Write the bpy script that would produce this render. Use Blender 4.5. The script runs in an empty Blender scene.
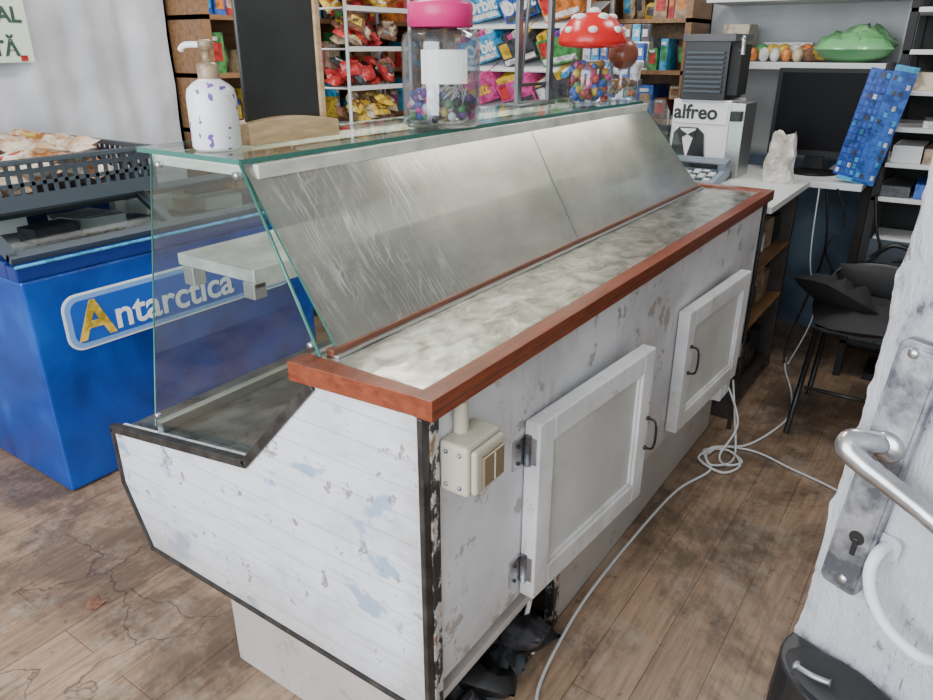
import bpy, math, random
from mathutils import Matrix, Vector, Euler, noise
random.seed(7)
sc=bpy.context.scene
# ------------------------------------------------------------------ materials
def nt(name):
    m=bpy.data.materials.new(name); m.use_nodes=True
    n=m.node_tree; b=n.nodes['Principled BSDF']; return m,n,b
def simple(name,col,rough=.5,metal=0,**k):
    m,n,b=nt(name)
    b.inputs['Base Color'].default_value=(*col,1); b.inputs['Roughness'].default_value=rough
    b.inputs['Metallic'].default_value=metal
    for kk,v in k.items(): b.inputs[kk].default_value=v
    return m
def tex(n,kind,scale=5,vec=None,**k):
    t=n.nodes.new(kind)
    if 'Scale' in t.inputs: t.inputs['Scale'].default_value=scale
    for a,v in k.items():
        if a in t.inputs: t.inputs[a].default_value=v
    if vec is not None: n.links.new(vec,t.inputs['Vector'])
    return t
def objvec(n,scale=(1,1,1),rot=(0,0,0)):
    c=n.nodes.new('ShaderNodeTexCoord'); mp=n.nodes.new('ShaderNodeMapping')
    mp.inputs['Scale'].default_value=scale; mp.inputs['Rotation'].default_value=rot
    n.links.new(c.outputs['Object'],mp.inputs['Vector']); return mp.outputs[0]
def ramp(n,fac,stops):
    r=n.nodes.new('ShaderNodeValToRGB'); e=r.color_ramp.elements
    e[0].position=stops[0][0]; e[0].color=(*stops[0][1],1)
    e[1].position=stops[1][0]; e[1].color=(*stops[1][1],1)
    for p,c in stops[2:]:
        x=e.new(p); x.color=(*c,1)
    n.links.new(fac,r.inputs[0]); return r.outputs[0]
def mixc(n,fac,a,b,mode='MIX'):
    m=n.nodes.new('ShaderNodeMix'); m.data_type='RGBA'; m.blend_type=mode
    if isinstance(fac,(int,float)): m.inputs[0].default_value=fac
    else: n.links.new(fac,m.inputs[0])
    for i,x in ((6,a),(7,b)):
        if isinstance(x,tuple): m.inputs[i].default_value=(*x,1)
        else: n.links.new(x,m.inputs[i])
    return m.outputs[2]
def bump(n,b,h,strength=.3,dist=.01):
    x=n.nodes.new('ShaderNodeBump'); x.inputs['Strength'].default_value=strength; x.inputs['Distance'].default_value=dist
    n.links.new(h,x.inputs['Height']); n.links.new(x.outputs[0],b.inputs['Normal'])
def math_(n,op,a,b=None):
    m=n.nodes.new('ShaderNodeMath'); m.operation=op
    for i,x in enumerate((a,b)):
        if x is None: continue
        if isinstance(x,(int,float)): m.inputs[i].default_value=x
        else: n.links.new(x,m.inputs[i])
    return m.outputs[0]
W3=lambda v:(v,v,v)
def noisy(name,c1,c2,scale=8,rough=.5,metal=0,bs=.1,stretch=(1,1,1),p=(.35,.65),**k):
    m,n,b=nt(name); v=objvec(n,stretch)
    t=tex(n,'ShaderNodeTexNoise',scale,v,Detail=8,Roughness=.6)
    n.links.new(ramp(n,t.outputs[0],[(p[0],c1),(p[1],c2)]),b.inputs['Base Color'])
    b.inputs['Roughness'].default_value=rough; b.inputs['Metallic'].default_value=metal
    for kk,vv in k.items(): b.inputs[kk].default_value=vv
    if bs: bump(n,b,t.outputs[0],bs)
    return m
def glassmat(name,tint=(.93,.97,.95),rough=.02,base=.035,gain=.8):
    m=bpy.data.materials.new(name); m.use_nodes=True; n=m.node_tree; n.nodes.clear()
    o=n.nodes.new('ShaderNodeOutputMaterial'); t=n.nodes.new('ShaderNodeBsdfTransparent'); g=n.nodes.new('ShaderNodeBsdfGlossy')
    t.inputs[0].default_value=(*tint,1); g.inputs['Roughness'].default_value=rough
    f=n.nodes.new('ShaderNodeLayerWeight'); f.inputs[0].default_value=.5
    mx=n.nodes.new('ShaderNodeMixShader')
    a=math_(n,'ADD',math_(n,'MULTIPLY',math_(n,'POWER',f.outputs['Facing'],3.5),gain),base)
    n.links.new(a,mx.inputs[0]); n.links.new(t.outputs[0],mx.inputs[1]); n.links.new(g.outputs[0],mx.inputs[2]); n.links.new(mx.outputs[0],o.inputs[0])
    return m
GLASS=glassmat('clear_glass',(.78,.85,.83),.03,.08,.8); GLASSTOP=glassmat('greenish_glass',(.70,.80,.75),.05,.08,.8)
LIDG=glassmat('frosty_lid_glass',(.50,.56,.55),.12,.18,.8)
PLAST=glassmat('clear_plastic',(.86,.88,.90),.10,.09,.8)
GEDGE=simple('glass_edge',(.04,.15,.12),.15,0)
def boards():
    m,n,b=nt('white_panel_boards')
    c=n.nodes.new('ShaderNodeTexCoord'); s=n.nodes.new('ShaderNodeSeparateXYZ'); n.links.new(c.outputs['Object'],s.inputs[0])
    fr=math_(n,'FRACT',math_(n,'DIVIDE',s.outputs[2],.052)); line=math_(n,'LESS_THAN',fr,.05)
    v=objvec(n); t=tex(n,'ShaderNodeTexNoise',5,v,Detail=10,Roughness=.65)
    col=ramp(n,t.outputs[0],[(.32,(.46,.46,.49)),(.5,(.64,.66,.72)),(.7,(.72,.74,.80))])
    gr=tex(n,'ShaderNodeTexNoise',6,objvec(n,(1,1.2,9)),Detail=9,Roughness=.7)
    col=mixc(n,ramp(n,gr.outputs[0],[(.52,W3(0)),(.68,W3(.5))]),col,(.40,.37,.35))
    t2=tex(n,'ShaderNodeTexNoise',4.2,objvec(n,(1,1.2,1.8)),Detail=8,Roughness=.6)
    sp=ramp(n,t2.outputs[0],[(.585,W3(0)),(.615,W3(.95))])
    col=mixc(n,sp,col,(.30,.39,.54))
    t3=tex(n,'ShaderNodeTexNoise',20,v,Detail=9,Roughness=.68); sp3=ramp(n,t3.outputs[0],[(.61,W3(0)),(.64,W3(.9))])
    col=mixc(n,sp3,col,(.24,.20,.18))
    zd=ramp(n,math_(n,'ADD',s.outputs[2],math_(n,'MULTIPLY',t.outputs[0],.25)),[(.42,W3(.6)),(.60,W3(0))])
    col=mixc(n,zd,col,(.33,.28,.24))
    yd=ramp(n,math_(n,'ADD',s.outputs[1],math_(n,'MULTIPLY',t3.outputs[0],.12)),[(.64,W3(.55)),(.70,W3(0))])
    col=mixc(n,yd,col,(.35,.31,.28))
    col=mixc(n,math_(n,'MULTIPLY',line,.5),col,(.28,.28,.30))
    n.links.new(col,b.inputs['Base Color']); b.inputs['Roughness'].default_value=.4
    bump(n,b,math_(n,'ADD',math_(n,'MULTIPLY',line,-1.0),math_(n,'MULTIPLY',t.outputs[0],.4)),.3,.002); return m
BOARDS=boards()
def whitepaint(name,c=(.66,.66,.67),dirt=(.30,.26,.23),thr=.64,rough=.45):
    m,n,b=nt(name); v=objvec(n)
    t=tex(n,'ShaderNodeTexNoise',4,v,Detail=9,Roughness=.65)
    col=ramp(n,t.outputs[0],[(.3,tuple(x*.66 for x in c)),(.6,c)])
    t2=tex(n,'ShaderNodeTexNoise',11,v,Detail=9,Roughness=.72)
    col=mixc(n,ramp(n,t2.outputs[0],[(thr,W3(0)),(thr+.03,W3(.85))]),col,dirt)
    st=tex(n,'ShaderNodeTexNoise',9,objvec(n,(2,2,.35)),Detail=8,Roughness=.7)
    col=mixc(n,ramp(n,st.outputs[0],[(.58,W3(0)),(.70,W3(.5))]),col,(.36,.31,.27))
    s=n.nodes.new('ShaderNodeSeparateXYZ'); n.links.new(v,s.inputs[0])
    zd=ramp(n,math_(n,'ADD',s.outputs[2],math_(n,'MULTIPLY',t.outputs[0],.3)),[(.44,W3(.65)),(.62,W3(0))])
    col=mixc(n,zd,col,(.34,.28,.23))
    n.links.new(col,b.inputs['Base Color']); b.inputs['Roughness'].default_value=rough; bump(n,b,t2.outputs[0],.15,.003); return m
WPAINT=whitepaint('white_cabinet_paint',(.66,.66,.69),thr=.585); WCLEAN=whitepaint('white_door_frame',(.76,.76,.78),(.36,.31,.28),.62)
DPANEL=noisy('grey_door_panel',(.46,.46,.44),(.63,.63,.61),3,.4,0,.05)
BLACK=noisy('black_edge_trim',(.012,.011,.011),(.05,.045,.04),30,.4,0,.2,p=(.4,.75))
def rust():
    m,n,b=nt('chipped_black_strip'); t=tex(n,'ShaderNodeTexNoise',26,objvec(n,(1,1,.6)),Detail=8,Roughness=.7)
    n.links.new(ramp(n,t.outputs[0],[(.50,(.02,.018,.018)),(.55,(.5,.48,.46)),(.66,(.20,.10,.05))]),b.inputs['Base Color']); b.inputs['Roughness'].default_value=.5; bump(n,b,t.outputs[0],.4,.003); return m
CHIP=rust()
WOODTRIM=noisy('reddish_wood_trim',(.14,.030,.013),(.24,.058,.026),9,.28,0,.05,(1.2,6,10))
BRSTRIP=noisy('brown_strip',(.12,.04,.022),(.22,.08,.045),9,.35,0,.05,(1.2,6,10))
def steel(name,c1,c2,c3,scale,stretch,r0,r1,metal=.9,bs=.35,sk=.25):
    m,n,b=nt(name); v=objvec(n,stretch); t=tex(n,'ShaderNodeTexNoise',scale,v,Detail=12,Roughness=.72,Distortion=.5)
    col=ramp(n,t.outputs[0],[(.38,c1),(.5,c2),(.62,c3)])
    t2=tex(n,'ShaderNodeTexNoise',4,objvec(n,(3,40,3)),Detail=8,Roughness=.7)
    col=mixc(n,ramp(n,t2.outputs[0],[(.5,W3(0)),(.7,W3(sk))]),col,tuple(x*.5 for x in c1))
    n.links.new(col,b.inputs['Base Color'])
    rr=ramp(n,t.outputs[0],[(.35,W3(r0)),(.65,W3(r1))]); n.links.new(rr,b.inputs['Roughness']); b.inputs['Metallic'].default_value=metal
    bump(n,b,t.outputs[0],bs,.004); return m
TOPSTEEL=steel('worn_steel_worktop',(.28,.275,.22),(.60,.60,.54),(.95,.95,.90),15,(1.0,1.4,1),.12,.26,.90,.5)
DECK=steel('dull_deck_steel',(.12,.13,.13),(.22,.23,.23),(.34,.35,.34),6,(1,1,1),.25,.45)
def panemat():
    m,n,b=nt('cloudy_scratched_pane')
    c=n.nodes.new('ShaderNodeTexCoord'); s=n.nodes.new('ShaderNodeSeparateXYZ'); n.links.new(c.outputs['Object'],s.inputs[0])
    t=tex(n,'ShaderNodeTexNoise',3,objvec(n,(1.2,2,2)),Detail=8,Roughness=.65)
    col=ramp(n,t.outputs[0],[(.3,(.48,.48,.43)),(.5,(.64,.64,.58)),(.7,(.80,.80,.73))])
    w=tex(n,'ShaderNodeTexNoise',7,objvec(n),Detail=5)
    def lines(ry,sx,sz,dist,wd):
        vs=n.nodes.new('ShaderNodeVectorMath'); vs.operation='SCALE'; vs.inputs['Scale'].default_value=dist; n.links.new(w.outputs['Color'],vs.inputs[0])
        va=n.nodes.new('ShaderNodeVectorMath'); va.operation='ADD'; n.links.new(objvec(n,(1,1,1),(0,ry,0)),va.inputs[0]); n.links.new(vs.outputs[0],va.inputs[1])
        m2=n.nodes.new('ShaderNodeMapping'); m2.inputs['Scale'].default_value=(sx,2,sz); n.links.new(va.outputs[0],m2.inputs[0])
        vo=n.nodes.new('ShaderNodeTexVoronoi'); vo.feature='DISTANCE_TO_EDGE'; vo.inputs['Scale'].default_value=1.; n.links.new(m2.outputs[0],vo.inputs['Vector'])
        return ramp(n,vo.outputs['Distance'],[(.0,W3(1)),(wd,W3(0))])
    l1=lines(.22,64,3.4,.05,.07); l2=lines(-.5,26,5,.08,.03); ln=math_(n,'MAXIMUM',l1,math_(n,'MULTIPLY',l2,.7))
    n2=tex(n,'ShaderNodeTexNoise',5,objvec(n),Detail=4)
    msk=math_(n,'ADD',s.outputs[0],math_(n,'MULTIPLY',n2.outputs[0],.6)); mk=ramp(n,math_(n,'MULTIPLY',msk,.5),[(.71,W3(1)),(.77,W3(0))])
    n3=tex(n,'ShaderNodeTexNoise',12,objvec(n,(2,1,.6)),Detail=6,Roughness=.7); mk2=math_(n,'MULTIPLY',mk,ramp(n,n3.outputs[0],[(.42,W3(.02)),(.62,W3(1))]))
    f=math_(n,'MULTIPLY',ln,mk2)
    col=mixc(n,math_(n,'MULTIPLY',mk,.38),col,(.22,.22,.20))
    col=mixc(n,math_(n,'MULTIPLY',f,.75),col,(.9,.9,.88))
    sc_=tex(n,'ShaderNodeTexNoise',5,objvec(n,(1.5,30,30)),Detail=8,Roughness=.7)
    col=mixc(n,ramp(n,sc_.outputs[0],[(.55,W3(0)),(.75,W3(.4))]),col,(.40,.40,.35))
    n.links.new(col,b.inputs['Base Color']); n.links.new(math_(n,'SUBTRACT',.72,math_(n,'MULTIPLY',f,.7)),b.inputs['Metallic'])
    b.inputs['Roughness'].default_value=.28; b.inputs['Coat Weight'].default_value=.7; b.inputs['Coat Roughness'].default_value=.04
    bump(n,b,math_(n,'ADD',math_(n,'MULTIPLY',f,.6),math_(n,'MULTIPLY',t.outputs[0],.5)),.2,.003)
    tr=n.nodes.new('ShaderNodeBsdfTranslucent'); n.links.new(col,tr.inputs[0])
    mx=n.nodes.new('ShaderNodeMixShader'); mx.inputs[0].default_value=.42
    n.links.new(b.outputs[0],mx.inputs[1]); n.links.new(tr.outputs[0],mx.inputs[2])
    # partly see-through cloudy glass
    tp=n.nodes.new('ShaderNodeBsdfTransparent'); tp.inputs[0].default_value=(.8,.85,.8,1); m3=n.nodes.new('ShaderNodeMixShader'); m3.inputs[0].default_value=.12
    n.links.new(mx.outputs[0],m3.inputs[1]); n.links.new(tp.outputs[0],m3.inputs[2]); n.links.new(m3.outputs[0],n.nodes['Material Output'].inputs[0])
    return m
PANE=panemat()
ALU=simple('brushed_aluminium',(.55,.56,.55),.35,.9); CREAM=noisy('cream_metal_strip',(.5,.5,.45),(.76,.76,.70),14,.4,.1)
STONE=noisy('grey_shelf_slab',(.30,.30,.29),(.52,.51,.49),14,.4,0,.1)
CHROME=noisy('satin_nickel',(.36,.36,.37),(.60,.60,.62),16,.28,.95,.05)
PLATE=noisy('worn_lock_plate',(.12,.13,.15),(.40,.41,.44),22,.42,.8,.2,p=(.4,.6))
BLK=simple('black_plastic',(.010,.010,.012),.35); BLKM=simple('black_matte',(.015,.015,.017),.7)
WHITE=simple('white_plastic',(.78,.78,.78),.35); WHITE2=simple('white_satin',(.62,.63,.64),.5)
def peel():
    m,n,b=nt('peeling_white_door_paint'); v=objvec(n,(1,1,.45))
    t=tex(n,'ShaderNodeTexNoise',12,v,Detail=12,Roughness=.75,Distortion=.3)
    t2=tex(n,'ShaderNodeTexNoise',42,v,Detail=9,Roughness=.7)
    t3=tex(n,'ShaderNodeTexNoise',24,objvec(n,(1,1,.12)),Detail=8,Roughness=.7)
    col=ramp(n,t.outputs[0],[(.30,(.16,.16,.20)),(.36,(.50,.52,.58)),(.43,(.74,.75,.81)),(.65,(.84,.85,.91))])
    col=mixc(n,ramp(n,t2.outputs[0],[(.60,W3(0)),(.64,W3(.8))]),col,(.20,.19,.20))
    col=mixc(n,ramp(n,t3.outputs[0],[(.62,W3(0)),(.65,W3(.85))]),col,(.18,.17,.18))
    n.links.new(col,b.inputs['Base Color']); b.inputs['Roughness'].default_value=.36
    bump(n,b,math_(n,'ADD',math_(n,'ADD',t.outputs[0],math_(n,'MULTIPLY',t3.outputs[0],-.6)),math_(n,'MULTIPLY',t2.outputs[0],.5)),1.0,.022); return m
PEEL=peel()
def floor_mat():
    m,n,b=nt('worn_laminate_planks'); v=objvec(n)
    br=n.nodes.new('ShaderNodeTexBrick'); n.links.new(v,br.inputs['Vector'])
    br.inputs['Scale'].default_value=1; br.inputs['Brick Width'].default_value=1.2; br.inputs['Row Height'].default_value=.13
    br.inputs['Mortar Size'].default_value=.001; br.inputs['Color1'].default_value=(.38,.255,.17,1); br.inputs['Color2'].default_value=(.30,.195,.125,1); br.inputs['Mortar'].default_value=(.08,.05,.035,1)
    g=tex(n,'ShaderNodeTexNoise',4,objvec(n,(1.2,16,1)),Detail=10,Roughness=.72)
    col=mixc(n,.85,br.outputs['Color'],ramp(n,g.outputs[0],[(.3,W3(.45)),(.6,W3(1.12))]),'MULTIPLY')
    d=tex(n,'ShaderNodeTexNoise',1.7,v,Detail=14,Roughness=.72,Distortion=.4)
    col=mixc(n,ramp(n,d.outputs[0],[(.46,W3(0)),(.56,W3(.68))]),col,(.058,.041,.030))
    d2=tex(n,'ShaderNodeTexNoise',5,v,Detail=12,Roughness=.75)
    col=mixc(n,ramp(n,d2.outputs[0],[(.52,W3(0)),(.66,W3(.55))]),col,(.40,.34,.28))
    d3=tex(n,'ShaderNodeTexNoise',16,v,Detail=10,Roughness=.7)
    col=mixc(n,ramp(n,d3.outputs[0],[(.60,W3(0)),(.66,W3(.6))]),col,(.04,.03,.024))
    # crack network in one damaged patch near the entrance
    ds=n.nodes.new('ShaderNodeVectorMath'); ds.operation='DISTANCE'; n.links.new(v,ds.inputs[0]); ds.inputs[1].default_value=(.72,1.72,0)
    w=tex(n,'ShaderNodeTexNoise',3,v,Detail=5); va=n.nodes.new('ShaderNodeVectorMath'); va.operation='MULTIPLY_ADD'; n.links.new(w.outputs['Color'],va.inputs[0]); va.inputs[1].default_value=(.5,.5,.5); n.links.new(v,va.inputs[2])
    vo=n.nodes.new('ShaderNodeTexVoronoi'); vo.feature='DISTANCE_TO_EDGE'; vo.inputs['Scale'].default_value=3.0; n.links.new(va.outputs[0],vo.inputs['Vector'])
    cm=math_(n,'MULTIPLY',ramp(n,vo.outputs['Distance'],[(0,W3(.75)),(.014,W3(0))]),ramp(n,ds.outputs['Value'],[(.30,W3(1)),(.42,W3(0))]))
    col=mixc(n,cm,col,(.03,.022,.018))
    n.links.new(col,b.inputs['Base Color'])
    n.links.new(ramp(n,d.outputs[0],[(.35,W3(.26)),(.65,W3(.48))]),b.inputs['Roughness'])
    bump(n,b,math_(n,'ADD',br.outputs['Fac'],math_(n,'MULTIPLY',g.outputs[0],-.3)),-.2,.002); return m
FLOOR=floor_mat()
def wallmat():
    m,n,b=nt('two_tone_plaster'); v=objvec(n); s=n.nodes.new('ShaderNodeSeparateXYZ'); n.links.new(v,s.inputs[0])
    t=tex(n,'ShaderNodeTexNoise',4,v,Detail=8)
    up=ramp(n,t.outputs[0],[(.35,(.44,.47,.48)),(.65,(.58,.60,.60))]); lo=ramp(n,t.outputs[0],[(.35,(.035,.06,.10)),(.65,(.11,.17,.24))])
    f=ramp(n,math_(n,'ADD',s.outputs[2],math_(n,'MULTIPLY',t.outputs[0],.1)),[(.93,W3(0)),(.97,W3(1))])
    n.links.new(mixc(n,f,lo,up),b.inputs['Base Color']); b.inputs['Roughness'].default_value=.7; return m
WALLM=wallmat()
WALLR=noisy('pale_plaster',(.50,.50,.48),(.62,.62,.60),3,.8,0,.15)
WALLL=noisy('dull_plaster',(.32,.29,.26),(.42,.38,.34),3,.8,0,.15)
CEIL=noisy('ceiling_white',(.6,.6,.57),(.7,.7,.67),2,.9)
SHELFW=noisy('shelf_wood',(.17,.085,.04),(.30,.16,.075),6,.45,0,.1,(1,8,8))
DARKW=noisy('dark_cabinet_wood',(.022,.018,.016),(.055,.042,.036),6,.6,0,.1)
PINEW=noisy('pine_block',(.48,.31,.16),(.70,.50,.29),7,.5,0,.15,(2,10,10))
def bluefz():
    m,n,b=nt('freezer_blue'); t=tex(n,'ShaderNodeTexNoise',2.6,objvec(n),Detail=5,Distortion=1)
    n.links.new(ramp(n,t.outputs[0],[(.35,(.002,.024,.17)),(.6,(.003,.062,.37)),(.75,(.012,.13,.52))]),b.inputs['Base Color']); b.inputs['Roughness'].default_value=.22; return m
FZ=bluefz()
NAVY=simple('navy_rim',(.006,.025,.18),.3); CRATE=simple('grey_crate_plastic',(.050,.066,.084),.45)
def P(name,c,r=.35): return simple(name,c,r)
def PP(name,c):
    return noisy(name,tuple(x*.5 for x in c),tuple(min(1,x*1.05+.02) for x in c),30,.3,0,.1,p=(.38,.55))
PAL=[PP('pack_red',(.50,.03,.03)),PP('pack_pink',(.60,.06,.26)),PP('pack_blue',(.02,.11,.46)),PP('pack_cyan',(.04,.34,.62)),PP('pack_yellow',(.66,.44,.04)),PP('pack_orange',(.58,.18,.03)),PP('pack_green',(.06,.27,.07)),PP('pack_white',(.66,.66,.66)),PP('pack_brown',(.18,.08,.04)),PP('pack_purple',(.18,.04,.28)),PP('pack_cream',(.52,.42,.28)),PP('pack_dark',(.05,.05,.06)),PP('pack_tan',(.34,.24,.15))]
RED,PINK,BLUE,CYAN,YEL,ORA,GRN,WHT,BRN,PUR,CRE,DRK,TAN=PAL
PWHITE=P('plain_white',(.75,.75,.75))
# ------------------------------------------------------------------ mesh builder
class MB:
    def __init__(s,name): s.name=name; s.v=[]; s.f=[]; s.mi=[]; s.sm=[]; s.mats=[]; s.M=Matrix.Identity(4)
    def mat(s,m):
        if m not in s.mats: s.mats.append(m)
        return s.mats.index(m)
    def add(s,vs,fs,m,smooth=False,M=None):
        T=s.M@M if M is not None else s.M
        o=len(s.v); s.v+= [tuple(T@Vector(p)) for p in vs]; i=s.mat(m)
        for f in fs: s.f.append([o+k for k in f]); s.mi.append(i); s.sm.append(smooth)
    def box(s,x0,x1,y0,y1,z0,z1,m,M=None):
        v=[(x,y,z) for x in (x0,x1) for y in (y0,y1) for z in (z0,z1)]
        s.add(v,[(0,1,3,2),(4,6,7,5),(0,4,5,1),(2,3,7,6),(0,2,6,4),(1,5,7,3)],m,False,M)
    def cbox(s,c,d,m,rot=(0,0,0)):
        M=Matrix.Translation(c)@Euler(rot).to_matrix().to_4x4()
        s.box(-d[0]/2,d[0]/2,-d[1]/2,d[1]/2,-d[2]/2,d[2]/2,m,M)
    def prism(s,poly,x0,x1,m,plane='yz'):
        n=len(poly)
        def pt(a,b,c): return (c,a,b) if plane=='yz' else ((a,c,b) if plane=='xz' else (a,b,c))
        v=[pt(a,b,x0) for a,b in poly]+[pt(a,b,x1) for a,b in poly]
        f=[tuple(range(n))[::-1],tuple(range(n,2*n))]+[(i,(i+1)%n,n+(i+1)%n,n+i) for i in range(n)]
        s.add(v,f,m)
    def lathe(s,c,prof,m,n=28,M=None,sy=1):
        v=[];f=[]
        for r,z in prof:
            for i in range(n):
                a=2*math.pi*i/n; v.append((c[0]+r*math.cos(a),c[1]+r*sy*math.sin(a),c[2]+z))
        for j in range(len(prof)-1):
            for i in range(n):
                f.append((j*n+i,j*n+(i+1)%n,(j+1)*n+(i+1)%n,(j+1)*n+i))
        s.add(v,f,m,True,M)
    def ball(s,c,r,m,n=12,sc=(1,1,1)):
        v=[];f=[];k=n//2
        for j in range(k+1):
            ph=math.pi*j/k
            for i in range(n):
                a=2*math.pi*i/n; v.append((c[0]+r*sc[0]*math.sin(ph)*math.cos(a),c[1]+r*sc[1]*math.sin(ph)*math.sin(a),c[2]-r*sc[2]*math.cos(ph)))
        for j in range(k):
            for i in range(n): f.append((j*n+i,j*n+(i+1)%n,(j+1)*n+(i+1)%n,(j+1)*n+i))
        s.add(v,f,m,True)
    def tube(s,pts,r,m,n=10,smooth_pts=0):
        P_=[Vector(p) for p in pts]
        if smooth_pts:
            Q=[]
            for i in range(len(P_)-1):
                p0=P_[max(i-1,0)];p1=P_[i];p2=P_[i+1];p3=P_[min(i+2,len(P_)-1)]
                for k in range(smooth_pts):
                    t=k/smooth_pts
                    Q.append(.5*((2*p1)+(p2-p0)*t+(2*p0-5*p1+4*p2-p3)*t*t+(3*p1-p0-3*p2+p3)*t**3))
            Q.append(P_[-1]); P_=Q
        rr=r if isinstance(r,(list,tuple)) else None
        v=[];f=[]; up=Vector((0,0,1)); N=len(P_)
        for i,p in enumerate(P_):
            d=(P_[min(i+1,N-1)]-P_[max(i-1,0)]).normalized()
            if abs(d.z)>.95: a=d.cross(Vector((1,0,0))).normalized()
            else: a=d.cross(up).normalized()
            b=d.cross(a)
            if rr:
                tt=i/(N-1)*(len(rr)-1); k=min(int(tt),len(rr)-2); R_=rr[k]+(rr[k+1]-rr[k])*(tt-k)
            else: R_=r
            for j in range(n):
                an=2*math.pi*j/n; v.append(tuple(p+a*R_*math.cos(an)+b*R_*math.sin(an)))
        for i in range(N-1):
            for j in range(n): f.append((i*n+j,i*n+(j+1)%n,(i+1)*n+(j+1)%n,(i+1)*n+j))
        f.append(tuple(range(n))); f.append(tuple(range((N-1)*n,N*n))[::-1])
        s.add(v,f,m,True)
    def pillow(s,c,d,m,rot=(0,0,0),n=8,seed=0,m2=None,jit=.25):
        M=Matrix.Translation(c)@Euler(rot).to_matrix().to_4x4(); rnd=random.Random(seed)
        for sg in (1,-1):
            v=[];f=[]
            for i in range(n+1):
                for j in range(n+1):
                    u=-1+2*i/n;w=-1+2*j/n
                    h=((1-u*u)*(1-w*w))**.45*d[2]/2*((1+rnd.uniform(-jit,jit)) if sg==1 else 1)
                    v.append((u*d[0]/2*(1-.06*w*w),w*d[1]/2*(1-.06*u*u),sg*h))
            for i in range(n):
                for j in range(n): f.append((i*(n+1)+j,(i+1)*(n+1)+j,(i+1)*(n+1)+j+1,i*(n+1)+j+1))
            s.add(v,f,m,True,M)
        if m2: s.box(-d[0]*.25,d[0]*.25,-d[1]*.25,d[1]*.25,d[2]*.38,d[2]*.52,m2,M)
    def text(s,body,size,m,M,ext=.0015,align='LEFT',bold=0):
        c=bpy.data.curves.new('t','FONT'); c.body=body; c.size=size; c.extrude=ext; c.align_x=align; c.offset=bold
        o=bpy.data.objects.new('t',c); sc.collection.objects.link(o); bpy.context.view_layer.update()
        me=o.evaluated_get(bpy.context.evaluated_depsgraph_get()).to_mesh()
        vs=[tuple(v.co) for v in me.vertices]; fs=[tuple(p.vertices) for p in me.polygons]
        s.add(vs,fs,m,False,M); bpy.data.objects.remove(o)
    def done(s,parent=None,bevel=0,seg=2):
        me=bpy.data.meshes.new(s.name); me.from_pydata(s.v,[],s.f); me.update()
        for m in s.mats: me.materials.append(m)
        me.polygons.foreach_set('material_index',s.mi); me.polygons.foreach_set('use_smooth',s.sm); me.update()
        o=bpy.data.objects.new(s.name,me); sc.collection.objects.link(o)
        if bevel:
            b=o.modifiers.new('bev','BEVEL'); b.width=bevel; b.segments=seg; b.limit_method='ANGLE'; b.angle_limit=math.radians(50)
        if parent: o.parent=parent
        return o
def empty(name):
    e=bpy.data.objects.new(name,None); sc.collection.objects.link(e); return e
def TX(x,y,z,tilt=0): return Matrix.Translation((x,y,z))@Matrix(((0,0,-1,0),(-1,0,0,0),(0,1,0,0),(0,0,0,1)))@Matrix.Rotation(tilt,4,'Z')
def TY(x,y,z): return Matrix.Translation((x,y,z))@Matrix.Rotation(math.radians(90),4,'X')
# ------------------------------------------------------------------ room
def slab(name,*a):
    b=MB(name); b.box(*a); return b.done()
slab('floor',-2.5,4.2,-1.3,3.25,-.08,0,FLOOR)
slab('wall_back',4.1,4.2,-1.3,3.25,0,2.75,WALLM)
slab('wall_left',-2.5,4.1,3.15,3.25,0,2.75,WALLL)
slab('wall_right',-2.5,4.1,-1.3,-1.2,0,2.75,WALLR)
slab('ceiling',-2.5,4.2,-1.3,3.25,2.75,2.83,CEIL)
# ------------------------------------------------------------------ display counter
DC=empty('display_counter')
X0,X1=.72,2.69; YF=.575
prof=[(YF,.915),(.80,.915),(1.0,.69),(1.46,.62),(1.46,.48),(1.39,.32),(YF,.32)]
b=MB('near_end_panel'); b.prism(prof,X0,X0+.03,BOARDS); b.done(DC)
b=MB('far_end_panel'); b.prism(prof,X1-.03,X1,BOARDS); b.done(DC)
b=MB('carcass')
b.prism([(YF+.012,.915),(.79,.915),(.99,.665),(1.45,.60),(1.45,.48),(1.38,.325),(YF+.012,.375)],X0+.03,X1-.03,WPAINT)
b.box(X0,X1,YF-.0,YF+.012,.37,.915,WPAINT)
b.box(1.30,X1,YF+.002,YF+.012,.335,.37,WPAINT)
b.box(X0+.03,1.34,.586,.640,.300,.318,WPAINT); b.box(X0+.03,.78,.586,.62,.22,.30,WPAINT)
b.done(DC,.002)
b=MB('edge_strips')
def strip(p,q,w=.018):
    (y0,z0),(y1,z1)=p,q; L=math.hypot(y1-y0,z1-z0); a=math.atan2(z1-z0,y1-y0)
    M=Matrix.Translation((X0,(y0+y1)/2,(z0+z1)/2))@Matrix.Rotation(a,4,'X'); b.box(-.006,.012,-L/2-.004,L/2+.004,-w/2,w/2,BLACK,M)
strip((.80,.905),(1.0,.69)); strip((1.0,.69),(1.46,.62)); strip((1.46,.62),(1.46,.48),.01); strip((1.46,.48),(1.39,.32),.01); strip((1.39,.322),(YF,.322),.01)
b.box(X0-.006,X0+.012,YF-.004,YF+.006,.30,.915,BLACK); b.box(X0+.012,X0+.034,YF-.006,YF-.0005,.30,.915,CHIP)
b.box(X1-.012,X1+.005,YF-.008,YF+.01,.0,.915,BLACK)
b.done(DC,.002)
b=MB('plinth'); b.box(.80,.82,.66,1.24,0,.32,WPAINT); b.box(1.36,2.66,.65,.67,0,.36,WPAINT); b.box(.82,2.66,1.22,1.24,0,.32,WPAINT); b.box(2.64,2.66,.67,1.22,0,.32,WPAINT)
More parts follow.
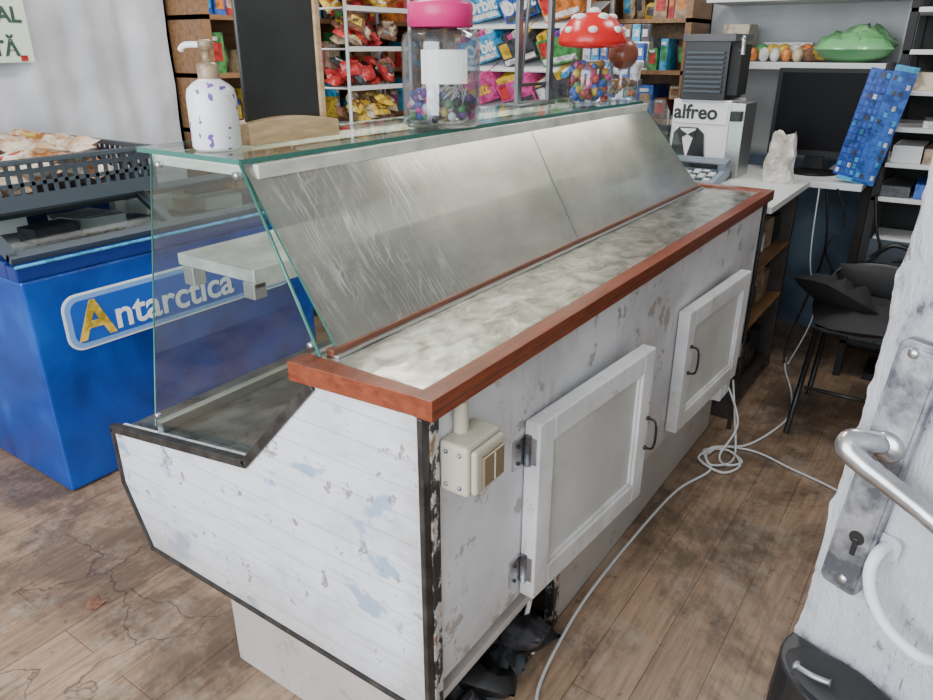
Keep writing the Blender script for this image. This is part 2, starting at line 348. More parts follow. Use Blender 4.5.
b.box(.80,.83,.65,.685,0,.30,CHIP); b.box(1.33,1.362,.645,.67,0,.30,CHIP); b.box(.822,1.35,.98,1.0,.0,.33,BLKM); b.box(.822,1.35,.67,.98,.315,.325,BLKM); b.box(.822,.828,.69,.98,0,.315,BLKM); b.box(.82,1.36,.67,1.0,.0,.012,BLKM); b.done(DC,.002)
b=MB('compressor'); b.box(.86,1.28,.70,.96,.012,.04,BLK); b.lathe((1.0,.84,.04),[(.0,0),(.08,0),(.09,.03),(.09,.13),(.07,.17),(.0,.185)],BLK)
for i in range(9): b.box(1.18+.008*i,1.183+.008*i,.69,.95,.04,.26,CRATE)
b.tube([(.92,.70,.06),(.9,.68,.15),(.98,.69,.2),(1.08,.69,.1),(1.1,.66,.02)],.006,BLK,8,6); b.tube([(.86,.68,.02),(.95,.66,.10),(1.05,.67,.05),(1.15,.68,.12)],.01,BLK,8,6)
for k in range(7): b.pillow((.93+k*.05,.68+.02*math.sin(k*2),.05+.02*(k%3)),(.16,.12,.07),[BLKM,DRK,BLK,CRATE][k%4],(.4*math.sin(k),.3*math.cos(2*k),k),8,k,None,.6)
b.tube([(1.22,.64,.012),(1.20,.655,.10),(1.24,.66,.20),(1.21,.67,.30)],.006,PWHITE,8,6); b.done(DC)
b=MB('worktop'); b.box(X0+.005,X1-.005,.565,.81,.915,.943,TOPSTEEL); b.done(DC)
b=MB('wood_edge_trim'); b.box(.716,2.70,.553,.588,.915,.949,WOODTRIM)
v=[(.717,.588),(.742,.588),(.742,.83),(.700,.83)]; b.prism(v,.915,.9488,WOODTRIM,'xy'); b.box(2.66,2.70,.588,.83,.915,.949,WOODTRIM)
b.box(.716,2.70,.5525,.5545,.928,.930,BLACK); b.done(DC,.004,3)
b=MB('glass_foot_strip'); b.box(.76,2.62,.786,.803,.943,.956,BRSTRIP); b.box(.76,2.62,.776,.786,.943,.948,ALU); b.done(DC,.002)
b=MB('slanted_pane')
yb,zb,yt,zt=.792,.956,.935,1.238
def quadslab(b,p,th,m,edge=None):
    P4=[Vector(q) for q in p]; n=(P4[1]-P4[0]).cross(P4[3]-P4[0]).normalized()*th
    v=[tuple(q) for q in P4]+[tuple(q+n) for q in P4]
    b.add(v,[(0,1,2,3)],m); b.add(v,[(i,(i+1)%4,4+(i+1)%4,4+i) for i in range(4)],edge or m)
seams=[.775,1.65,2.59]; tops=[.742,1.62,2.37]
for i in range(2):
    g=.0008 if i else 0
    quadslab(b,[(seams[i]+g,yb,zb),(seams[i+1]-.0008,yb,zb),(tops[i+1]-.0008,yt,zt),(tops[i]+g,yt,zt)],-.005,PANE,GEDGE if i==0 else ALU)
b.done(DC)
def flat(b,pts,m): b.add(pts,[tuple(range(len(pts)))],m)
poly=[(1.32,.66),(1.0,.70),(.81,.93),(.800,.955),(.942,1.236),(1.172,1.236)]
b=MB('near_end_glass'); flat(b,[(.741,y,z) for y,z in poly],GLASS)
def rod(b,p,q,r=.0022,m=GEDGE): b.tube([p,q],r,m,6)
rod(b,(.741,1.32,.66),(.741,1.172,1.24),.0018); rod(b,(.741,.797,.95),(.741,.938,1.24),.003); rod(b,(.741,.80,.955),(.741,.83,.90),.002); b.done(DC)
b=MB('front_glass'); flat(b,[(.745,1.32,.665),(2.60,1.32,.665),(2.60,1.172,1.236),(.745,1.172,1.236)],GLASS); b.done(DC)
b=MB('far_end_glass'); flat(b,[(2.60,y,z) for y,z in poly],GLASS); flat(b,[(2.598,.80,.955),(2.66,.90,.97),(2.46,.97,1.236),(2.375,.94,1.236)],GLASS); rod(b,(2.66,.90,.95),(2.46,.97,1.236)); rod(b,(2.598,.80,.955),(2.375,.937,1.238)); b.done(DC)
b=MB('top_glass')
flat(b,[(.738,.933,1.248),(2.36,.933,1.248),(2.36,1.207,1.248),(.738,1.207,1.248)],GLASSTOP)
b.box(.7365,.7395,.933,1.207,1.240,1.2482,GEDGE); b.box(.7365,2.36,.9315,.9345,1.240,1.2482,GEDGE); b.box(.7365,2.36,1.2055,1.2085,1.240,1.2482,GEDGE); b.box(2.358,2.361,.933,1.207,1.240,1.2482,GEDGE); b.done(DC)
b=MB('top_frame'); b.box(.76,2.38,.921,.934,1.216,1.239,CREAM); b.box(.747,.762,.945,1.18,1.220,1.239,CREAM); b.box(.76,2.38,1.16,1.175,1.222,1.239,CREAM); b.box(2.36,2.38,.945,1.17,1.22,1.239,CREAM); b.box(.95,2.30,.945,1.04,1.233,1.239,CREAM)  # last box is an added cover hiding the pane fill light from above
b.done(DC,.002)
b=MB('corner_clips')
for p in [(.742,.95,1.222),(.742,1.155,1.222),(.742,.815,.965),(.742,1.305,.69)]: b.lathe((0,0,0),[(0,-.006),(.006,-.006),(.006,.006),(0,.006)],CHROME,12,Matrix.Translation(p)@Matrix.Rotation(math.pi/2,4,'Y'))
b.done(DC)
b=MB('inner_shelf'); b.box(.775,2.3,.985,1.195,1.030,1.052,STONE); b.box(.775,2.3,.98,.985,1.018,1.055,CREAM); b.box(.772,.80,.98,1.01,1.0,1.03,ALU); b.box(.772,.80,1.15,1.18,.995,1.03,ALU); b.done(DC,.002)
LAMPM=simple('pane_fill_glow',(.9,.9,.85),.3); LAMPM.node_tree.nodes['Principled BSDF'].inputs['Emission Color'].default_value=(1,.98,.86,1); LAMPM.node_tree.nodes['Principled BSDF'].inputs['Emission Strength'].default_value=40  # emission of the added light behind the slanted pane
b=MB('pane_fill_tube'); b.tube([(1.05,.985,1.215),(2.2,.985,1.215)],.010,LAMPM,12); b.box(1.02,1.05,.972,.998,1.20,1.233,WHITE); b.box(2.2,2.23,.972,.998,1.20,1.233,WHITE); b.done(DC)  # unseen glowing tube, added to brighten the slanted pane from behind
b=MB('display_deck'); b.prism([(.83,.868),(1.0,.69),(1.44,.623),(1.44,.617),(1.0,.683),(.82,.865)],.75,2.66,DECK); b.box(.75,2.6,1.31,1.33,.64,.665,ALU); b.done(DC)
def cabdoor(name,px,py,ang,L,z0,z1):
    b=MB(name); b.M=Matrix.Translation((px,py,0))@Matrix.Rotation(ang,4,'Z'); w=.052; t=.034
    b.box(0,w,-t,0,z0,z1,WCLEAN); b.box(L-w,L,-t,0,z0,z1,WCLEAN); b.box(w,L-w,-t,0,z0,z0+w,WCLEAN); b.box(w,L-w,-t,0,z1-w,z1,WCLEAN)
    b.box(w,L-w,-.022,-.006,z0+w,z1-w,DPANEL)
    for a,c,d,e in ((w,w+.008,z0+w,z1-w),(L-w-.008,L-w,z0+w,z1-w)): b.box(a,c,-.028,-.018,d,e,WCLEAN)
    b.box(w,L-w,-.028,-.018,z0+w,z0+w+.008,WCLEAN); b.box(w,L-w,-.028,-.018,z1-w-.008,z1-w,WCLEAN)
    b.done(DC,.003); return b.M
M1=cabdoor('cabinet_door_left',1.02,.573,math.radians(-4.2),.478,.380,.778)
M2=cabdoor('cabinet_door_right',1.85,.573,math.radians(-3.0),.51,.376,.746)
b=MB('door_handles')
def hnd(M,x,z):
    b.M=M; b.tube([(x,-.034,z+.04),(x,-.055,z+.035),(x,-.060,z),(x,-.055,z-.035),(x,-.034,z-.04)],.0032,BLK,8,6); b.ball((x,-.036,z+.04),.006,BLK); b.ball((x,-.036,z-.04),.006,BLK)
hnd(M1,.468,.56); hnd(M2,.03,.60); b.done(DC)
b=MB('door_hinges')
for z in (.45,.72):
    b.box(.978,1.014,YF-.005,YF,z-.03,z+.03,CHROME); b.tube([(1.016,YF-.012,z-.032),(1.016,YF-.012,z+.032)],.007,PLATE,10); b.box(1.016,1.022,.545,.572,z-.028,z+.028,CHROME)
    for dz in (-.018,.018): b.ball((.992,YF-.006,z+dz),.004,BLK,8)
b.done(DC)
SOCK=simple('beige_socket_plastic',(.42,.39,.31),.4); AMB=simple('amber_window',(.20,.15,.09),.2)
b=MB('power_socket_box'); b.box(.757,.85,.520,.5745,.775,.862,SOCK); b.box(.762,.845,.508,.520,.780,.857,SOCK); b.done(None,.006,3)
so=bpy.data.objects['power_socket_box']
b=MB('socket_details'); b.box(.776,.832,.502,.509,.793,.844,AMB); b.box(.803,.805,.500,.503,.794,.843,SOCK)
b.tube([(.80,.562,.862),(.80,.562,.915)],.012,SOCK,12)
for y in (.535,.56): 
    for z in (.79,.847): b.ball((.757,y,z),.004,PLATE,8)
b.done(so,.001)
# ------------------------------------------------------------------ things on the counter top
ZT=1.2487
def florals():
    m,n,b=nt('white_floral_ceramic'); vo=tex(n,'ShaderNodeTexVoronoi',46,objvec(n)); no=tex(n,'ShaderNodeTexNoise',110,objvec(n),Detail=5)
    a=math_(n,'ADD',vo.outputs['Distance'],math_(n,'MULTIPLY',no.outputs[0],1.1))
    n.links.new(ramp(n,a,[(.74,(.16,.08,.36)),(.79,(.76,.76,.79))]),b.inputs['Base Color']); b.inputs['Roughness'].default_value=.22; return m
b=MB('soap_dispenser_bottle'); c=(.797,1.062,ZT)
b.lathe(c,[(0,0),(.036,0),(.040,.006),(.040,.085),(.037,.097),(.027,.106),(.018,.111),(.018,.112)],florals(),36)
b.lathe(c,[(.016,.108),(.017,.109),(.017,.132),(.014,.136),(.006,.137),(.006,.155),(.011,.156),(.012,.168),(.008,.171),(0,.171)],TAN,24)
b.tube([(.797,1.062,ZT+.163),(.782,1.092,ZT+.163),(.779,1.102,ZT+.155)],.005,PWHITE,8,3); b.done()
CH=noisy('chalkboard_slate',(.012,.014,.014),(.04,.045,.045),3,.45,0,.03)
b=MB('tabletop_chalkboard')
st=[]
for i in range(13):
    t=i/12; st.append((.855+.22*t, ZT+.030+.014*math.sin(math.pi*(.15+.85*t))))
b.prism([(.855,ZT),(1.075,ZT)]+st[::-1],1.045,1.095,PINEW,'xz')
b.prism([(.868,ZT+.02),(1.045,ZT+.02),(1.045,ZT+.34),(.868,ZT+.34)],1.066,1.074,CH,'xz')
b.box(1.045,1.060,1.062,1.078,ZT+.02,ZT+.34,PINEW); b.done(None,.003)
b=MB('candy_jar'); c=(1.325,.98,ZT)
b.lathe(c,[(.0,.001),(.074,.001),(.082,.008),(.083,.03),(.083,.168),(.078,.185),(.062,.194),(.060,.2)],PLAST,36)
b.lathe(c,[(.0,.008),(.072,.008),(.079,.014),(.080,.03),(.080,.168),(.075,.182),(.060,.190)],PLAST,36)
b.lathe(c,[(.0655,.198),(.0675,.198),(.0675,.240),(.063,.246),(0,.246)],P('hot_pink_lid',(.75,.02,.20)),32)
lab=[];fa=[]
for i in range(9):
    a=math.radians(188+i*8.5)
    for z in (.09,.155): lab.append((c[0]+.0845*math.cos(a),c[1]+.0845*math.sin(a),c[2]+z))
for i in range(8): fa.append((2*i,2*i+2,2*i+3,2*i+1))
b.add(lab,fa,PWHITE)
cm=[RED,PINK,BLUE,PWHITE,YEL,GRN,BLK,PUR,BLUE,BLK,BLK]
for i in range(230):
    a=random.uniform(0,6.28); r=.068*math.sqrt(random.random()); z=.02+random.random()*.05
    b.ball((c[0]+r*math.cos(a),c[1]+r*math.sin(a),c[2]+z),random.uniform(.008,.012),random.choice(cm),8)
    if i%5==0: b.tube([(c[0]+r*math.cos(a),c[1]+r*math.sin(a),c[2]+z),(c[0]+r*.8*math.cos(a+1),c[1]+r*.8*math.sin(a+1),c[2]+z+.04)],.0015,PWHITE,6)
b.done()
b=MB('mushroom_candy_container'); c=(2.14,1.02,ZT)
b.lathe(c,[(0,.001),(.055,.001),(.066,.02),(.066,.09),(.055,.13),(.03,.16)],PLAST,28)
b.lathe(c,[(0,.155),(.085,.160),(.100,.168),(.102,.178),(.092,.205),(.068,.235),(.035,.252),(0,.257)],P('mushroom_red',(.62,.012,.012),.25),36)
for el,az0,k,r in ((25,0,7,.015),(55,20,5,.017),(88,0,1,.02)):
    for i in range(k):
        a=math.radians(az0+i*360/k); e=math.radians(el)
        b.ball((c[0]+.095*math.cos(e)*math.cos(a),c[1]+.095*math.cos(e)*math.sin(a),c[2]+.17+.085*math.sin(e)),r,PWHITE,12,(1,1,.7))
for i in range(90):
    a=random.uniform(0,6.28); r=.056*math.sqrt(random.random()); b.ball((c[0]+r*math.cos(a),c[1]+r*math.sin(a),c[2]+.015+random.random()*.10),.013,random.choice([RED,YEL,GRN,ORA,PINK,BLUE,RED]),8)
b.done()
b=MB('small_glass_jar'); c=(2.30,.985,ZT); b.lathe(c,[(0,.001),(.045,.001),(.05,.01),(.05,.10),(.04,.12)],PLAST,24); b.ball((c[0],c[1],c[2]+.14),.046,P('terracotta_lid',(.20,.055,.03),.3),20)
for i in range(24):
    a=random.uniform(0,6.28); r=.036*math.sqrt(random.random()); b.ball((c[0]+r*math.cos(a),c[1]+r*math.sin(a),c[2]+.015+random.random()*.05),.012,random.choice([BRN,CRE,ORA]),8)
b.done()
b=MB('metal_display_frame'); y=1.15; MG=simple('grey_frame_metal',(.20,.21,.22),.35,.8)
b.box(1.93,1.955,y,y+.012,ZT,ZT+.45,MG); b.box(2.12,2.145,y,y+.012,ZT,ZT+.45,MG); b.box(1.93,2.145,y,y+.012,ZT+.44,ZT+.455,MG); b.box(1.92,2.15,y-.01,y+.04,ZT,ZT+.006,MG); b.box(1.93,2.135,y+.012,y+.018,ZT+.05,ZT+.06,MG); b.tube([(1.95,y+.006,ZT+.02),(2.02,y+.006,ZT+.44)],.006,MG,8)
b.done(None,.001)
# ------------------------------------------------------------------ freezer
FR=empty('chest_freezer')
b=MB('body'); b.box(.947,2.12,2.29,3.02,.004,.755,FZ); b.done(FR,.012,3)
b=MB('rim'); b.box(.94,2.125,2.285,2.345,.755,.80,NAVY); b.box(.94,2.125,2.98,3.025,.755,.90,NAVY); b.box(2.085,2.125,2.345,2.98,.755,.81,NAVY); b.box(.94,.98,2.345,2.98,.755,.81,NAVY)
b.box(.94,2.125,2.280,2.292,.795,.805,CYAN); b.done(FR,.005)
b=MB('sliding_lid')
M=Matrix.Translation((0,2.335,.803))@Matrix.Rotation(math.radians(28),4,'X')
flat(b,[tuple(M@Vector(p)) for p in ((.98,0,.02),(2.085,0,.02),(2.085,.22,.02),(.98,.22,.02))],LIDG)
b.box(.95,2.115,-.01,.02,0,.026,CRATE,M); b.box(.95,2.115,.20,.23,0,.026,CRATE,M); b.box(.95,.98,0,.22,0,.026,CRATE,M); b.box(1.50,1.53,0,.22,0,.028,CRATE,M)
flat(b,[(.98,2.54,.922),(2.085,2.54,.922),(2.085,2.98,.922),(.98,2.98,.922)],LIDG); b.box(.95,2.115,2.53,2.56,.90,.93,CRATE); b.box(.95,.98,2.56,2.98,.90,.93,CRATE); b.box(1.6,1.63,2.56,2.98,.90,.93,CRATE); b.box(2.085,2.115,2.56,2.98,.90,.93,CRATE)
b.box(1.0,2.07,2.36,2.96,.758,.765,PWHITE); b.done(FR,.002)
b=MB('frozen_packs')
for i in range(16): b.cbox((random.uniform(1.1,1.98),random.uniform(2.55,2.9),.80+random.random()*.03),(.16,.1,.05),random.choice([PWHITE,WHITE2,CRE,DRK]),(0,0,random.uniform(-.5,.5)))
b.done(FR)
b=MB('logo')
LB=simple('logo_light_blue',(.18,.34,.66),.3)
def rrect(b,x0,x1,z0,z1,r,y,dy,m):
    pts=[]
    for cx,cz,a0 in ((x1-r,z1-r,0),(x0+r,z1-r,90),(x0+r,z0+r,180),(x1-r,z0+r,270)):
        for k in range(7): a=math.radians(a0+15*k); pts.append((cx+r*math.cos(a),cz+r*math.sin(a)))
    b.prism(pts,y,y+dy,m,'xz')
rrect(b,1.045,2.0,.485,.675,.05,2.2865,.003,PWHITE); rrect(b,1.052,1.993,.492,.668,.045,2.2845,.002,LB); rrect(b,1.07,1.975,.508,.652,.032,2.2835,.001,P('logo_blue',(.008,.085,.44)))
b.text('A',.18,YEL,TY(1.085,2.2825,.52),.001,bold=.004); b.text('ntarctica',.14,PWHITE,TY(1.21,2.2825,.525),.001,bold=.002)
b.done(FR)
b=MB('plastic_bread_crate'); x0,x1,y0,y1,z0,z1=.90,1.53,2.42,3.04,.938,1.09
def wallgrid(p0,p1):
    L=math.hypot(p1[0]-p0[0],p1[1]-p0[1]); a=math.atan2(p1[1]-p0[1],p1[0]-p0[0]); M=Matrix.Translation((p0[0],p0[1],0))@Matrix.Rotation(a,4,'Z')
    b.box(0,L,-.010,.010,z1-.016,z1,CRATE,M); b.box(0,L,-.005,.005,z1-.045,z1-.030,CRATE,M); b.box(0,L,-.004,.004,z0+.07,z0+.082,CRATE,M)
    b.box(0,L,-.005,.005,z0,z0+.045,CRATE,M)
    n=int(L/.034)
    for i in range(n+1): b.box(L*i/n-.006,L*i/n+.006,-.004,.004,z0,z1-.01,CRATE,M)
wallgrid((x0,y0),(x1,y0)); wallgrid((x1,y0),(x1,y1)); wallgrid((x0,y1),(x1,y1)); wallgrid((x0,y0),(x0,y1)); b.box(x0,x1,y0,y1,z0,z0+.008,CRATE)
b.box(x0-.01,x1+.01,y0-.022,y0,z1-.012,z1,CRATE); b.box(x0-.01,x1+.01,y1,y1+.015,z1-.012,z1,CRATE)
b.done()
PAS=noisy('bagged_pastry',(.34,.13,.045),(.66,.55,.45),16,.22,0,.5,p=(.42,.58)); PAS2=noisy('bagged_pastry_light',(.50,.30,.15),(.74,.70,.64),13,.2,0,.5,p=(.4,.6))
b=MB('bagged_pastries')
for k in range(46):
    b.pillow((random.uniform(1.0,1.44),random.uniform(2.52,2.95),.98+k*.0024+random.random()*.015),(.15,.11,.05),random.choice([PAS,PAS2]),(random.uniform(-.3,.3),random.uniform(-.3,.3),random.uniform(0,3)),8,k,random.choice([None,None,None,YEL,ORA,RED]),.5)
b.done()
b=MB('white_curtain'); v=[];f=[];nx=120;nz=30
for i in range(nx+1):
    for j in range(nz+1):
        x=.3+1.83*i/nx; z=.55+2.1*j/nz; v.append((x,3.105+.010*math.sin(x*23+z*.7)+.005*math.sin(x*51+2*z)+noise.fractal(Vector((x*3,z*3,0)),.8,2,4)*.02,z))
for i in range(nx):
    for j in range(nz): f.append((i*(nz+1)+j,(i+1)*(nz+1)+j,(i+1)*(nz+1)+j+1,i*(nz+1)+j+1))
b.add(v,f,noisy('white_sheet_plastic',(.40,.41,.45),(.60,.61,.66),3,.35,0,.3),True); b.tube([(.3,3.12,2.66),(2.15,3.12,2.66)],.01,ALU); b.done()
b=MB('paper_sign'); b.box(1.0,1.515,3.062,3.066,1.355,1.72,simple('sign_paper',(.58,.70,.56),.6)); G=simple('sign_text',(.03,.07,.05),.6)
b.text('NATURAL',.075,G,TY(1.495,3.060,1.495),.001,'RIGHT',.002); b.text('APA PROASPATĂ',.075,G,TY(1.465,3.060,1.38),.001,'RIGHT',.002); b.box(1.465,1.49,3.059,3.061,1.36,1.38,RED); b.done()
# ------------------------------------------------------------------ back shelving
WP=[0,2,4,5,6,7,8,8,10,10,11,12,12,3,1]
def pack(b,x0,x1,y0,y1,z,h,face,rnd):
    m=PAL[rnd.choice(WP)]; m2=PAL[rnd.choice(WP)]; t=rnd.random()
    if t<.6:
        b.box(x0,x1,y0,y1,z,z+h,m)
        if face=='y': b.box(x0+(x1-x0)*.15,x1-(x1-x0)*.15,y0-.002,y0,z+h*.3,z+h*.75,m2); b.box(x0+(x1-x0)*.1,x0+(x1-x0)*.6,y0-.003,y0,z+h*.8,z+h*.9,WHT)
        else: b.box(x0-.002,x0,y0+(y1-y0)*.15,y1-(y1-y0)*.15,z+h*.3,z+h*.75,m2); b.box(x0-.003,x0,y0+(y1-y0)*.3,y1-(y1-y0)*.1,z+h*.8,z+h*.9,WHT)
    else:
        cx,cy=(x0+x1)/2,(y0+y1)/2; w=(x1-x0) if face=='y' else (y1-y0)
        b.pillow((cx,cy,z+h/2),(w*1.05,h,.05),m,(math.pi/2,rnd.uniform(-.15,.15),0) if face=='y' else (math.pi/2,rnd.uniform(-.15,.15),-math.pi/2),6,int(t*999),m2)
def fill(b,face,a0,a1,d0,d1,z,hmax,seed):
    rnd=random.Random(seed); a=a0
    while a<a1-.03:
        w=rnd.uniform(.03,.10); w=min(w,a1-a); h=rnd.uniform(.4,1)*hmax; dd=rnd.uniform(0,.05)
        if face=='y': pack(b,a,a+w-.004,d0+dd,d1,z,h,'y',rnd)
        else: pack(b,d0+dd,d1,a,a+w-.004,z,h,'x',rnd)
        if rnd.random()<.3 and h<.6*hmax:
            if face=='y': pack(b,a,a+w-.004,d0+dd,d1,z+h+.001,hmax*.35,'y',rnd)
            else: pack(b,d0+dd,d1,a,a+w-.004,z+h+.001,hmax*.35,'x',rnd)
        a+=w+rnd.uniform(0,.006)
Zs=[.1,.45,.78,1.06,1.30,1.54,1.80,2.06]
S1=empty('wooden_shelving_unit')
b=MB('frame')
for x in (2.16,2.68,3.18,3.70): b.box(x,x+.03,2.86,3.14,0,2.3,SHELFW)
for z in Zs: b.box(2.16,3.73,2.86,3.14,z-.02,z,SHELFW)
b.box(2.16,3.73,3.12,3.14,0,2.3,SHELFW); b.done(S1)
b=MB('groceries')
for k,z in enumerate(Zs[1:-1]): fill(b,'y',2.2,2.67,2.88,3.08,z,.19,k+3); fill(b,'y',2.72,3.17,2.88,3.08,z,.19,k+33); fill(b,'y',3.22,3.69,2.88,3.08,z,.19,k+63)
b.done(S1)
S2=empty('wire_snack_rack'); RX0,RX1,RY0,RY1=2.76,3.24,2.60,2.82
b=MB('wires')
for x in (RX0,RX1):
    for y in (RY0,RY1): b.tube([(x,y,0),(x,y,2.0)],.009,WHITE2,8)
for z in (.3,.6,.85,1.04,1.22,1.40,1.58,1.78):
    for k in range(7): y=RY0+(RY1-RY0)*k/6; b.tube([(RX0,y,z),(RX1,y,z)],.005,WHITE2,6)
    for k in range(4): x=RX0+(RX1-RX0)*k/3; b.tube([(x,RY0,z),(x,RY1,z)],.005,WHITE2,6)
    b.box(RX0,RX1,RY0-.008,RY0-.002,z-.010,z+.012,WHITE2)
b.done(S2)
b=MB('snack_bags'); r=random.Random(5)
for z in (.6,.85,1.04,1.22,1.40,1.58):
    for k in range(24): b.pillow((r.uniform(RX0+.06,RX1-.06),r.uniform(RY0+.04,RY1-.04),z+.03+k*.004),(.11,.08,.04),r.choice({.6:[RED,CRE],.85:[YEL,BRN],1.04:[YEL,BRN,CRE],1.22:[RED,RED,DRK],1.40:[RED,BRN,CRE],1.58:[ORA,YEL,RED]}[z]),(r.uniform(.2,1.2),r.uniform(-.4,.4),r.uniform(-.6,.6)),6,k,r.choice([None,WHT,YEL,BRN]),.5)
b.done(S2)
S3=empty('wall_shelving_unit')
b=MB('frame')
for y in (1.28,1.75,2.25,2.75,3.1): b.box(3.78,4.09,y,y+.03,0,2.4,SHELFW)
for z in Zs: b.box(3.78,4.09,1.28,3.13,z-.02,z,SHELFW)
b.box(4.07,4.09,1.28,3.13,0,2.4,SHELFW); b.done(S3)
b=MB('groceries')
for k,z in enumerate(Zs[1:-1]):
    for a0,a1 in ((1.32,1.74),(1.79,2.24),(2.29,2.74),(2.79,3.09)): fill(b,'x',a0,a1,3.80,4.05,z,.19,int(a0*100)+k)
b.done(S3)
CR=empty('candy_display_rack')
b=MB('frame')
for y in (1.64,2.36):
    b.box(3.40,3.42,y,y+.02,0,1.78,ALU); b.box(3.66,3.68,y,y+.02,0,1.78,ALU)
trz=[.7,.90,1.10,1.30,1.50,1.68]
RT=Matrix.Rotation(math.radians(-22),4,'Y')
for z in trz:
    M=Matrix.Translation((3.36,1.66,z))@RT; b.box(0,.32,0,.70,-.008,0,WHITE2,M)
    b.tube([(3.37,1.64,z),(3.37,2.38,z)],.006,WHITE2,6)
b.done(CR,.001)
b=MB('candy_boxes'); r=random.Random(11)
rows={.7:[RED,BLUE,YEL],.90:[PUR,GRN,YEL],1.10:[DRK,PINK,PINK],1.30:[GRN,DRK,CYAN],1.50:[ORA,BLUE,CYAN],1.68:[CRE,DRK,PINK]}
lbl={}
for z in trz:
    y=1.68
    for i,m in enumerate(rows[z]):
        w=.205; a=math.radians(r.uniform(-18,-10))
        M=Matrix.Translation((3.37,y+w/2,z+.075))@RT@Matrix.Rotation(a,4,'X')@Matrix.Translation((0,-w/2,-.045))
        b.box(0,.16,0,w,0,.125,m,M)
        b.box(-.003,.0,.008,w-.008,.01,.035,r.choice([WHT,YEL,DRK,PINK]),M)
        if i<2: b.box(-.003,0,w*.7,w*.95,.045,.115,r.choice([WHT,YEL,PUR,RED]),M)
        for q in range(6): b.box(.01,.13,.006+q*.033,.034+q*.033,.125,.14+r.random()*.02,r.choice([m,PINK,WHT,CYAN,YEL,PUR]),M)
        lbl[(z,i)]=(M,w)
        y+=w+.02
def lab_(key,t,sz,mm):
    M,w=lbl[key]; b.text(t,sz,mm,M@TX(-.004,w-.012,.045),.001,'LEFT',.003)
lab_((1.50,2),'Orbit',.085,PWHITE); lab_((1.50,1),'Orbit',.085,PWHITE); lab_((1.30,2),'Orbit',.085,PWHITE); lab_((1.10,2),'Frutt',.08,YEL); lab_((1.68,2),'Gum',.08,PWHITE)
b.done(CR)
b=MB('gum_display_stand'); b.box(3.05,3.30,1.24,1.60,.0,1.10,DARKW)
for k in range(5):
    M=Matrix.Translation((3.05+.045*k,1.27,1.10+.075*k))
    b.box(0,.05,0,.30,0,.03,ALU,M)
    for q in range(7): b.box(.005,.035,.005+q*.042,.042+q*.042,.03,.10,[BLUE,CYAN,WHT,BLUE,DRK,CYAN,BRN][(q+k)%7],M); b.box(.003,.005,.012+q*.042,.035+q*.042,.05,.08,WHT,M)
b.done(None,.001)
# ------------------------------------------------------------------ desk corner
DK=empty('checkout_desk')
b=MB('frame'); b.box(2.74,3.75,.56,1.22,.855,.88,WHITE2); b.box(3.40,4.05,.36,.56,.855,.88,WHITE2)
b.box(2.76,2.79,.60,1.2,0,.855,DARKW); b.box(3.40,3.43,.60,1.2,0,.855,DARKW); b.box(2.76,3.43,1.17,1.2,0,.855,DARKW); b.box(2.79,3.40,.60,1.17,.60,.615,SHELFW); b.box(2.79,3.40,.60,1.17,.36,.375,SHELFW); b.box(2.79,3.40,.60,1.17,.05,.07,DARKW); b.box(4.0,4.04,.38,.42,0,.855,DARKW); b.box(3.43,4.0,1.1,1.12,0,.855,BLKM)
b.tube([(3.45,.50,.86),(3.46,.46,.60),(3.52,.50,.35),(3.5,.55,.1),(3.48,.54,.006)],.005,BLK,8,6); b.tube([(3.40,.52,.86),(3.38,.50,.55),(3.43,.45,.30),(3.45,.52,.02)],.003,WHITE2,8,6); b.tube([(3.40,.45,.86),(3.42,.40,.72),(3.41,.45,.60),(3.44,.40,.45),(3.43,.44,.2)],.005,BLK,8,6)
b.done(DK,.002)
b=MB('stored_papers_and_boxes'); r=random.Random(2)
for z in (.07,.378,.618):
    x=2.82
    while x<3.33:
        w=r.uniform(.04,.14); h=r.uniform(.03,.15); b.cbox((x+w/2,.76,z+h/2+.004),(w-.01,.22,h),r.choice([DARKW,CRE,WHT,BRN,BLKM,DRK,BLKM,TAN]),(0,0,r.uniform(-.15,.15))); x+=w
b.done(DK)
CM=empty('coffee_machine')
b=MB('white_body'); b.box(3.28,3.50,.90,1.15,.88,1.20,WHITE); b.box(3.275,3.28,.91,1.14,1.10,1.19,WHITE)
b.box(3.16,3.28,.86,1.0,.88,.91,BLK); b.box(3.28,3.46,.84,.90,.88,1.19,ALU); b.box(3.24,3.30,.845,.89,1.12,1.16,BLK); b.done(CM,.004)
b=MB('printed_front'); b.text('alfreo',.082,BLK,TX(3.273,1.142,1.122),.0008,bold=.002)
b.add([(3.274,1.145,.885),(3.274,.98,.885),(3.274,1.0,1.06),(3.274,1.03,1.085),(3.274,1.11,1.085),(3.274,1.135,1.06)],[(0,1,2,3,4,5)],BLK)
b.add([(3.271,1.035,1.08),(3.271,1.105,1.08),(3.271,1.07,.95)],[(0,1,2)],PWHITE); b.add([(3.268,1.035,1.075),(3.268,1.07,1.055),(3.268,1.035,1.035),(3.268,1.105,1.035),(3.268,1.105,1.075)],[(0,1,2),(1,3,4)],BLK); b.done(CM)
b=MB('black_top_unit'); b.box(3.26,3.52,.93,1.12,1.20,1.44,BLK)
for k in range(9): b.box(3.245,3.262,.945,1.105,1.23+k*.019,1.24+k*.019,CRATE)
b.box(3.25,3.53,.91,1.13,1.43,1.46,simple('dark_grey_cap',(.05,.05,.055),.3)); b.box(3.28,3.42,.885,.93,1.22,1.42,BLKM); b.tube([(3.28,.89,1.40),(3.24,.875,1.44),(3.23,.87,1.38)],.01,CHROME,8,4); b.done(CM,.008,3)
